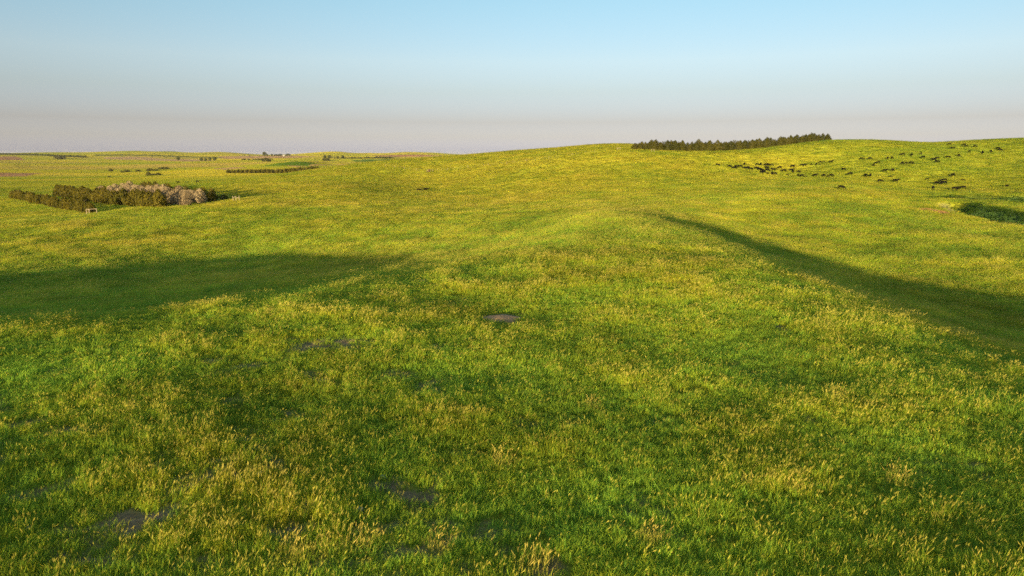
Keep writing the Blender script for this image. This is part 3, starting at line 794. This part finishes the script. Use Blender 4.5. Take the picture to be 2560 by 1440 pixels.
# ------------------------------------------------------------------ farmhouse on the horizon
def box(V, Fc, x0, x1, y0, y1, z0, z1):
    k = len(V)
    V.extend([(x0, y0, z0), (x1, y0, z0), (x1, y1, z0), (x0, y1, z0), (x0, y0, z1), (x1, y0, z1), (x1, y1, z1), (x0, y1, z1)])
    Fc.extend([(k, k + 3, k + 2, k + 1), (k + 4, k + 5, k + 6, k + 7), (k, k + 1, k + 5, k + 4), (k + 1, k + 2, k + 6, k + 5), (k + 2, k + 3, k + 7, k + 6), (k + 3, k, k + 4, k + 7)])
Y_ = 3120.0; x = side_of(709, 389) * Y_
house = bpy.data.objects.new('farmhouse', None); COL.objects.link(house); house.location = (x, Y_, hgt(x, Y_)); house.rotation_euler = (0, 0, 0.25); house.scale = (0.6, 0.6, 0.6)
tag(house, 'small white farmhouse among dark trees on the horizon', 'house')
V, Fc = [], []; box(V, Fc, -7, 7, -4, 4, -0.5, 5.0)
k = len(V); V += [(-7, -4, 5), (7, -4, 5), (7, 4, 5), (-7, 4, 5), (-7, 0, 8), (7, 0, 8)]; Fc += [(k, k + 3, k + 4), (k + 1, k + 5, k + 2)]
add('wall', mesh_from('wall', V, Fc, m_white), house)
V = [(-7.5, -4.6, 4.75), (7.5, -4.6, 4.75), (7.5, 0, 8.2), (-7.5, 0, 8.2), (-7.5, 4.6, 4.75), (7.5, 4.6, 4.75), (-7.5, -4.6, 4.55), (7.5, -4.6, 4.55), (-7.5, 4.6, 4.55), (7.5, 4.6, 4.55)]
roof = add('roof', mesh_from('roof', V, [(0, 1, 2, 3), (3, 2, 5, 4), (6, 7, 1, 0), (4, 5, 9, 8)], m_roof), house)
V, Fc = [], []; box(V, Fc, 2, 3, 0.6, 1.4, 7, 9.2); add('chimney', mesh_from('chimney', V, Fc, m_roof), roof)
V, Fc = [], []; box(V, Fc, -0.6, 0.6, -4.1, -4.0, 0, 2.1); add('door', mesh_from('door', V, Fc, m_rust), house)
V, Fc = [], []; box(V, Fc, -0.6, 0.6, -4.08, -4.0, 1.2, 2.8); wmesh = mesh_from('window', V, Fc, m_glass)
for wx in (-4.8, -2.6, 2.6, 4.8): add('window', wmesh, house, (wx, 0, 0))

# ------------------------------------------------------------------ fences
PST = []
for q in range(3):
    V, Fc = [], []; tube(V, Fc, (0, 0, -0.3), (random.gauss(0, .03), random.gauss(0, .03), 1.55), 0.10, 0.085, 8); PST.append(mesh_from('post', V, Fc, m_wood))
V, Fc = [], []; tube(V, Fc, (0, 0, -0.3), (0.02, 0, 1.35), 0.075, 0.065, 7); LINEPOST = mesh_from('post', V, Fc, m_wood)
def brace(px_list, py, y0, rails, label):
    """posts joined by rails, the corner brace of a fence"""
    P_ = []
    x0, yy, z0 = locate(px_list[0], py, y0)
    root = bpy.data.objects.new('fence_brace', None); COL.objects.link(root); root.location = (x0, yy, z0)
    tag(root, label, 'fence brace', 'wooden fence braces')
    for q, px in enumerate(px_list):
        x = side_of(px, py) * yy; dy = 0.12 * q
        P_.append((x - x0, dy, hgt(x, yy + dy) - z0)); add('post', PST[q % 3], root, P_[-1], scale=(0.95, 0.95, 1))
    for (i0, h0, i1, h1) in rails:
        V, Fc = [], []; a = np.array(P_[i0]) + (0, -0.02, h0); b = np.array(P_[i1]) + (0, -0.02, h1)
        tube(V, Fc, a, b, 0.065, 0.065, 7); add('rail', mesh_from('rail', V, Fc, m_wood), root)
brace((217, 223, 241), 536, 150, [(0, 1.45, 1, 1.45), (1, 1.45, 2, 1.45)], 'pale wooden fence brace in front of the grove, three posts under one rail')
brace((583, 589.5, 597.5), 503, 150, [(0, 1.05, 1, 1.35), (1, 0.95, 2, 0.95)], 'pale wooden fence brace with a middle rail right of the grove')
brace((1543, 1550), 375.5, 330, [(0, 1.1, 1, 1.1)], 'small fence brace on the ridge left of the windbreak')
brace((1629, 1635.5), 379.5, 330, [(0, 1.1, 1, 1.1)], 'small fence brace on the ridge in front of the windbreak')
line = [(964, 417), (1011, 423), (1073, 428), (1119, 426), (1220, 414), (1315, 404), (1430, 389), (1543, 376)]
W = [locate(px, py, 280) for px, py in line]
root = bpy.data.objects.new('wire_fence', None); COL.objects.link(root); root.location = W[0]
tag(root, 'wire pasture fence of pale posts climbing the central hillside', 'fence')
pp = []
for a, b in zip(W[:-1], W[1:]):
    L_ = math.hypot(b[0] - a[0], b[1] - a[1]); n_ = max(1, int(L_ / 11))
    for q in range(n_):
        t = q / n_; x = a[0] + (b[0] - a[0]) * t; y = a[1] + (b[1] - a[1]) * t
        pp.append((x - W[0][0], y - W[0][1], hgt(x, y) - W[0][2]))
for p_ in pp: add('post', LINEPOST, root, p_, (random.gauss(0, .04), random.gauss(0, .04), random.uniform(0, 6)))
for hh in (0.45, 0.8, 1.15):
    V, Fc = [], []
    for a, b in zip(pp[:-1], pp[1:]): tube(V, Fc, np.array(a) + (0, -.07, hh), np.array(b) + (0, -.07, hh), 0.004, 0.004, 3)
    add('wire', mesh_from('wire', V, Fc, m_steel), root)
# mineral feeder by that fence
x, y, z = locate(1073, 429.5, 280)
fd = bpy.data.objects.new('livestock_feeder', None); COL.objects.link(fd); fd.location = (x, y, z)
tag(fd, 'small dark brown livestock feeder with pale posts on the central hillside', 'feeder')
V, Fc = [], []; tube(V, Fc, (0, 0, 0.0), (0, 0, 0.9), 0.75, 0.8, 14); add('tub', mesh_from('tub', V, Fc, m_rust), fd)
V, Fc = [], []; tube(V, Fc, (0.1, 0, 1.2), (0.3, 0, 1.65), 0.75, 0.15, 14); add('lid', mesh_from('lid', V, Fc, m_rust), fd)
for dx in (-1.5, -0.55, 0.95, 2.0): add('post', LINEPOST, fd, (dx, -0.6, 0))

# ------------------------------------------------------------------ cattle
def skin_mesh(name, nodes, edges, mat):
    me_ = bpy.data.meshes.new(name + '_skeleton')
    me_.from_pydata([p for p, r_ in nodes], edges, [])
    ob = bpy.data.objects.new(name + '_tmp', me_); COL.objects.link(ob)
    ob.modifiers.new('skin', 'SKIN'); ss = ob.modifiers.new('sub', 'SUBSURF'); ss.levels = 1; ss.render_levels = 1
    for v, (p, r_) in zip(me_.skin_vertices[0].data, nodes):
        v.radius = r_ if isinstance(r_, tuple) else (r_, r_)
    me_.skin_vertices[0].data[0].use_root = True
    dg = bpy.context.evaluated_depsgraph_get()
    res = bpy.data.meshes.new_from_object(ob.evaluated_get(dg)); res.name = name
    bpy.data.objects.remove(ob); bpy.data.meshes.remove(me_)
    res.materials.clear(); res.materials.append(mat)
    res.polygons.foreach_set('use_smooth', [True] * len(res.polygons))
    return res
def cow_mesh(pose, seed):
    g = random.Random(seed)
    dz = -0.62 if pose == 'lying' else 0.0
    N_ = [((-0.72, 0, 1.10 + dz), (0.31, 0.30)), ((-0.15, 0, 1.04 + dz), (0.37, 0.34)), ((0.42, 0, 1.04 + dz), (0.37, 0.31))]
    E_ = [(0, 1), (1, 2)]
    if pose == 'grazing':
        hd = [((0.82, 0.02, 0.92), 0.20), ((1.10, 0.06, 0.55), 0.13), ((1.20, 0.08, 0.34), 0.12), ((1.33, 0.1, 0.12), 0.08)]
    else:
        t = g.uniform(-0.15, 0.15)
        hd = [((0.80, t * .4, 1.22 + dz), 0.21), ((1.05, t, 1.38 + dz), 0.14), ((1.16, t * 1.3, 1.36 + dz), 0.125), ((1.42, t * 2, 1.16 + dz), 0.085)]
    k = len(N_); N_ += hd; E_ += [(2, k), (k, k + 1), (k + 1, k + 2), (k + 2, k + 3)]
    for s_ in (-1, 1):                                       # ears
        N_.append(((hd[1][0][0], hd[1][0][1] + s_ * 0.24, hd[1][0][2] + 0.05), 0.04)); E_.append((k + 1, len(N_) - 1))
    for s_ in (-1, 1):
        st = g.uniform(-0.12, 0.12)
        a = len(N_)
        if pose == 'lying':
            N_ += [((0.50, s_ * 0.24, 0.26), 0.13), ((0.80, s_ * 0.3, 0.12), 0.08), ((0.52, s_ * 0.33, 0.07), 0.06)]
            E_ += [(2, a), (a, a + 1), (a + 1, a + 2)]
            a = len(N_); N_ += [((-0.62, s_ * 0.3, 0.26), 0.16), ((-0.25, s_ * 0.42, 0.12), 0.09), ((-0.62, s_ * 0.46, 0.07), 0.06)]
            E_ += [(0, a), (a, a + 1), (a + 1, a + 2)]
        else:
            N_ += [((0.48, s_ * 0.20, 0.78), 0.13), ((0.50 + st, s_ * 0.20, 0.42), 0.075), ((0.48 + st, s_ * 0.20, 0.0), 0.062)]
            E_ += [(2, a), (a, a + 1), (a + 1, a + 2)]
            a = len(N_); N_ += [((-0.66, s_ * 0.21, 0.80), 0.17), ((-0.88 - st, s_ * 0.21, 0.44), 0.075), ((-0.80 - st, s_ * 0.21, 0.0), 0.062)]
            E_ += [(0, a), (a, a + 1), (a + 1, a + 2)]
    a = len(N_); N_ += [((-1.03, 0, 1.22 + dz), 0.06), ((-1.12, 0.03, 0.85 + dz), 0.03), ((-1.12, 0.04, 0.5 + dz * .6), 0.045)]
    E_ += [(0, a), (a, a + 1), (a + 1, a + 2)]
    return skin_mesh('cow', N_, E_, m_hide)
COWS = {'grazing': [cow_mesh('grazing', q) for q in range(3)], 'standing': [cow_mesh('standing', q + 9) for q in range(3)], 'lying': [cow_mesh('lying', 30)]}
def cow(px, py, label, group, y0, calf=False, end=False, pose=None, scale=1.0):
    x, y, z = locate(px, py + (1.2 if calf else 2.6), y0)
    pose = pose or random.choice(['grazing', 'grazing', 'standing'])
    me_ = random.choice(COWS[pose])
    az = math.atan2(x, y)
    head = random.choice([0, math.pi]) + random.gauss(0, 0.25) - az                 # broadside to the drone
    if end: head = random.choice([0.5, -0.5]) * math.pi + random.gauss(0, 0.35) - az
    s_ = (0.58 if calf else random.uniform(0.95, 1.04)) * scale
    gx = (hgt(x + 0.6, y) - hgt(x - 0.6, y)) / 1.2; gy = (hgt(x, y + 0.6) - hgt(x, y - 0.6)) / 1.2
    pitch = -math.atan(gx * math.cos(head) + gy * math.sin(head))
    o_ = add('calf' if calf else 'cow', me_, None, (x, y, z - 0.02), (0, pitch, head), (s_, s_ * (0.9 if calf else 1.05), s_))
    o_.rotation_mode = 'ZYX' if False else 'XYZ'
    return tag(o_, label, 'calf' if calf else 'cow', group)

HERD = [(1793.6,413),(1824,416.5),(1835,420.5),(1841,417.6),(1850,416.5),(1861,411,'e'),(1861.5,420.5),(1868,421),(1876,423),(1870,418,'c'),(1889.7,421),(1897.5,424),(1905,426),(1904.5,432),(1908,430),
 (1894,412),(1902,411,'e'),(1909.7,413.7,'c'),(1916,411.5),(1921,413.4),(1931,413.7,'c'),(1917,420.6),(1918.6,425.6),(1933,425),(1940.5,424,'c'),(1919,434,'c'),(1930,433.5,'e'),(1936.5,435),(1948.7,419.4),
 (1954,427,'c'),(1960,427),(1968.6,437.5,'c'),(1982,416.5),(1978.7,426.4),(1983,430,'e'),(1996.7,430),(1995,438.7,'e'),(2003.7,440),(2014,442,'c'),(2004.5,413.4),(2012,413.4),(2028,412.3,'c'),(2041,410.6,'e'),
 (2051,406.4),(2050,411.6,'c'),(2062,405.8,'c'),(2078,405),(2038,439.7),(2060,439.5,'e'),(2070,443,'c'),(2078,439.5),(2109,424,'e'),(2124,435.6),(2103,471)]
RIGHT = [(2155.7,397.5),(2175,397),(2194.7,407),(2184,413,'e'),(2219,396,'e'),(2230,395,'e'),(2256,386.8,'e'),(2279,387.7,'e'),(2303,383.4,'e'),(2306.8,393.7),(2255.6,408.4,'e'),(2265,408.4,'e'),(2278,408),
 (2334,400.7),(2342,397),(2343.7,405.4),(2370,393.7),(2397,388.7,'e'),(2373,360.5),(2381,370.3),(2410,362.4),(2415,365.6),(2438.4,366.2),(2423.4,378.7,'e'),(2457,380,'e'),(2455,384,'e'),(2477,380,'e'),(2494.7,371.6),
 (2499.4,375),(2163.7,439.7,'e'),(2176,438.7,'e'),(2212,428),(2232.5,426,'e'),(2226,442.5,'c'),(2201,454),(2240,454),(2382,439,'e'),(2317.5,449,'c'),(2359.7,452),(2344.7,459.7),(2359,459.4),(2408.4,451.5,'c'),
 (2332,471,'e'),(2388,474),(2406,471),(2518,466.5,'c')]
def band_rows(lst, bands, phrase, group, y0):
    for (lo, hi, nm) in bands:
        sel = sorted([c for c in lst if lo <= c[1] < hi], key=lambda c: c[0])
        nc = nk = 0
        for c in sel:
            fl = c[2] if len(c) > 2 else ''
            if fl == 'c': nk += 1; lab = 'black calf, %s calf from left %s' % (nth(nk), phrase % nm)
            else: nc += 1; lab = 'black cow, %s cow from left %s' % (nth(nc), phrase % nm)
            cow(c[0], c[1], lab, group, y0, fl == 'c', fl == 'e')
band_rows([c for c in HERD if c[0] < 2020], [(0, 414.5, 'upper'), (414.5, 424.5, 'middle'), (424.5, 480, 'lower')], 'in %s row of herd below windbreak', 'cattle bunched below the windbreak', 250)
band_rows([c for c in HERD if c[0] >= 2020], [(0, 415, 'upper'), (415, 480, 'lower')], 'in %s scatter right of bunched herd', 'cattle trailing right of the bunched herd', 200)
band_rows(RIGHT, [(0, 382, 'topmost'), (382, 400, 'upper'), (400, 420, 'middle'), (420, 480, 'lowest')], 'in %s scatter on right hillside', 'cattle on the right hillside', 200)
cow(1047, 474, 'left of two black cattle lying on the central slope', 'cattle on the central slope', 200, pose='lying')
cow(1065, 472.5, 'right of two black cattle lying on the central slope', 'cattle on the central slope', 200, pose='lying', scale=1.2)
cow(446, 456.5, 'lone dark cow beyond the grove, the left of two', 'cattle beyond the grove', 330)
cow(495, 454, 'lone dark cow beyond the grove, the right of two', 'cattle beyond the grove', 330)
far_c = sorted([(34, 410.5), (38, 411), (44, 409.8), (47, 410.2), (53, 411.2), (41, 413), (45, 414.5), (57, 413.8), (47, 418), (56, 417), (61, 417.3), (65, 418.5), (67, 413), (72, 414), (74, 414.4), (5, 408.5)])
for q, (px, py) in enumerate(far_c):
    cow(px, py, 'tiny dark cow in the far left pasture, %s from the left' % nth(q + 1), 'cattle in the far left pasture', 700)

# ------------------------------------------------------------------ foreground: dug mound, stones, golden tufts
V, Fc = [], []
nr_, na_ = 12, 40
for a in range(nr_ + 1):
    for b_ in range(na_):
        t = a / nr_; an = 2 * math.pi * b_ / na_
        ed = 1 + 0.16 * math.sin(2 * an + .6) + 0.09 * math.sin(5 * an)
        x = MOUND[0] + 0.98 * ed * t * math.cos(an); y = MOUND[1] + 0.95 * ed * t * math.sin(an)
        V.append((x, y, 0))
V = np.array(V); zz = height(V[:, 0], V[:, 1]); tt = np.repeat(np.arange(nr_ + 1) / nr_, na_)
V[:, 2] = zz + 0.11 * (1 - tt ** 2) ** 1.2 + 0.03 - 0.10 * tt ** 6 + 0.035 * fbm(V[:, 0] / .16, V[:, 1] / .16, 801, 3) * (1 - tt ** 4)
V -= np.array(MOUND)
for a in range(nr_):
    for b_ in range(na_):
        Fc.append((a * na_ + b_, (a + 1) * na_ + b_, (a + 1) * na_ + (b_ + 1) % na_, a * na_ + (b_ + 1) % na_))
mo = add('dirt_mound', mesh_from('dirt_mound', V, Fc, m_soil, True), None, MOUND)
tag(mo, 'low mound of bare brown soil in the grass near the centre', 'dirt mound')
def stone(px, py, r, label, seed):
    import bmesh
    x, y, z = locate(px, py, 8)
    bm = bmesh.new(); bmesh.ops.create_icosphere(bm, subdivisions=2, radius=1.0)
    g = random.Random(seed); ax = [g.uniform(-1, 1) for _ in range(12)]
    for v in bm.verts:
        c = v.co; k = 1 + 0.16 * math.sin(2.3 * c.x + 4 * ax[0]) + 0.14 * math.sin(3.1 * c.y + 4 * ax[1]) + 0.1 * math.sin(4.7 * c.z + 5.1 * c.x + ax[2])
        v.co = (c.x * k * r * 1.25, c.y * k * r * 0.9, c.z * k * r * 0.7)
    me_ = bpy.data.meshes.new('stone'); bm.to_mesh(me_); bm.free(); me_.materials.append(m_stone)
    me_.polygons.foreach_set('use_smooth', [True] * len(me_.polygons))
    o_ = add('stone', me_, None, (x, y, z + r * 0.42), (g.uniform(-.2, .2), g.uniform(-.2, .2), g.uniform(0, 6))); return tag(o_, label, 'stone', 'stones in the foreground grass')
STONES = [(896, 1281, .085, 'pale rounded stone alone in the lower foreground grass'), (957, 1196, .075, 'flat pale stone, left of two close together in the foreground'),
          (1016, 1186, .055, 'smaller stone, right of two close together in the foreground'), (1355, 1252, .06, 'small grey stone right of the bottom centre'),
          (648, 1186, .06, 'small grey stone in the grass left of the flat pair'), (72, 1325, .06, 'small grey stone near the lower left corner')]
for q, (px, py, r_, lab) in enumerate(STONES): stone(px, py, r_, lab, q)
# keep the sward open over stones and mound
m_straw, n, l = new_mat('straw_grass')
bl = n.new('ShaderNodeAttribute'); bl.attribute_name = 'blade'
sep = n.new('ShaderNodeSeparateColor'); l.new(bl.outputs['Color'], sep.inputs[0])
rp = n.new('ShaderNodeValToRGB'); cr = rp.color_ramp
cr.elements[0].position = 0.0; cr.elements[0].color = (0.22, 0.36, 0.04, 1)
cr.elements[1].position = 1.0; cr.elements[1].color = (0.74, 0.56, 0.12, 1)
e = cr.elements.new(0.5); e.color = (0.46, 0.46, 0.05, 1)
mm = n.new('ShaderNodeMath'); mm.operation = 'MULTIPLY_ADD'; mm.inputs[1].default_value = 0.35
l.new(sep.outputs[2], mm.inputs[0]); l.new(sep.outputs[0], mm.inputs[2])
mm2 = n.new('ShaderNodeMath'); mm2.operation = 'MULTIPLY_ADD'; mm2.inputs[1].default_value = 0.3
l.new(sep.outputs[1], mm2.inputs[0]); l.new(mm.outputs[0], mm2.inputs[2]); l.new(mm2.outputs[0], rp.inputs[0])
df = n.new('ShaderNodeBsdfDiffuse'); tr = n.new('ShaderNodeBsdfTranslucent'); ms = n.new('ShaderNodeMixShader'); ms.inputs[0].default_value = 0.3
l.new(rp.outputs[0], df.inputs[0]); l.new(rp.outputs[0], tr.inputs[0]); l.new(df.outputs[0], ms.inputs[1]); l.new(tr.outputs[0], ms.inputs[2])
out = n.new('ShaderNodeOutputMaterial'); l.new(ms.outputs[0], out.inputs[0])
TUF = [clump_mesh('grass_tuft', 900 + q, 120, 34, 0.38, 0.16, 0.38, 0.010, 0.34, m_straw) for q in range(3)]
TUFTS = [(1255, 1165, 1.0, 'golden tuft of tall grass alone right of the bottom centre'), (740, 1400, 1.0, 'golden tuft with a straw-coloured base near the bottom left of centre'),
         (905, 1375, 1.15, 'wide golden tuft leaning right at the bottom left of centre'), (825, 1385, .9, 'golden tuft between the straw-based tuft and the leaning one'),
         (1095, 1375, .9, 'narrow golden tuft at the bottom centre'), (1340, 1430, 1.1, 'golden tuft cut by the bottom edge right of centre'),
         (1480, 1022, .8, 'small golden tuft midway up, right of centre'), (1985, 1235, .9, 'yellow tuft in the right foreground, the left of two'),
         (2245, 1210, .9, 'yellow tuft in the right foreground, the right of two'), (1880, 1225, .75, 'small yellow tuft left of the right foreground pair'),
         (1630, 1360, .9, 'golden tuft near the bottom edge right of centre'), (2090, 1000, .9, 'broad yellow tuft on the right-hand rise'), (416, 858, .75, 'pale straw tuft at the edge of the left shade'), (672, 790, .75, 'straw tuft standing above the shaded hollow on the left')]
for q, (px, py, s_, lab) in enumerate(TUFTS):
    x, y, z = locate(px, py, 8)
    o_ = add('grass_tuft', TUF[q % 3], None, (x, y, z - 0.01), (0, 0, random.uniform(-.5, .5)), (s_, s_, s_ * random.uniform(.85, 1.05)))
    tag(o_, lab, 'grass tuft', 'golden tufts in the foreground')

# ------------------------------------------------------------------ evening haze over the whole prairie
V, Fc = [], []; box(V, Fc, -15000, 15000, -15000, 15000, -140, 19)
m_haze, n, l = new_mat('haze_air')
pv = n.new('ShaderNodeVolumePrincipled')
pv.inputs['Color'].default_value = (0.95, 0.93, 0.92, 1); pv.inputs['Density'].default_value = 0.000024; pv.inputs['Anisotropy'].default_value = 0.0
out = n.new('ShaderNodeOutputMaterial'); l.new(pv.outputs[0], out.inputs['Volume'])
hz_ = add('haze', mesh_from('haze', V, Fc, m_haze)); tag(hz_, 'thin evening haze over the distant valley', 'haze', kind='stuff')
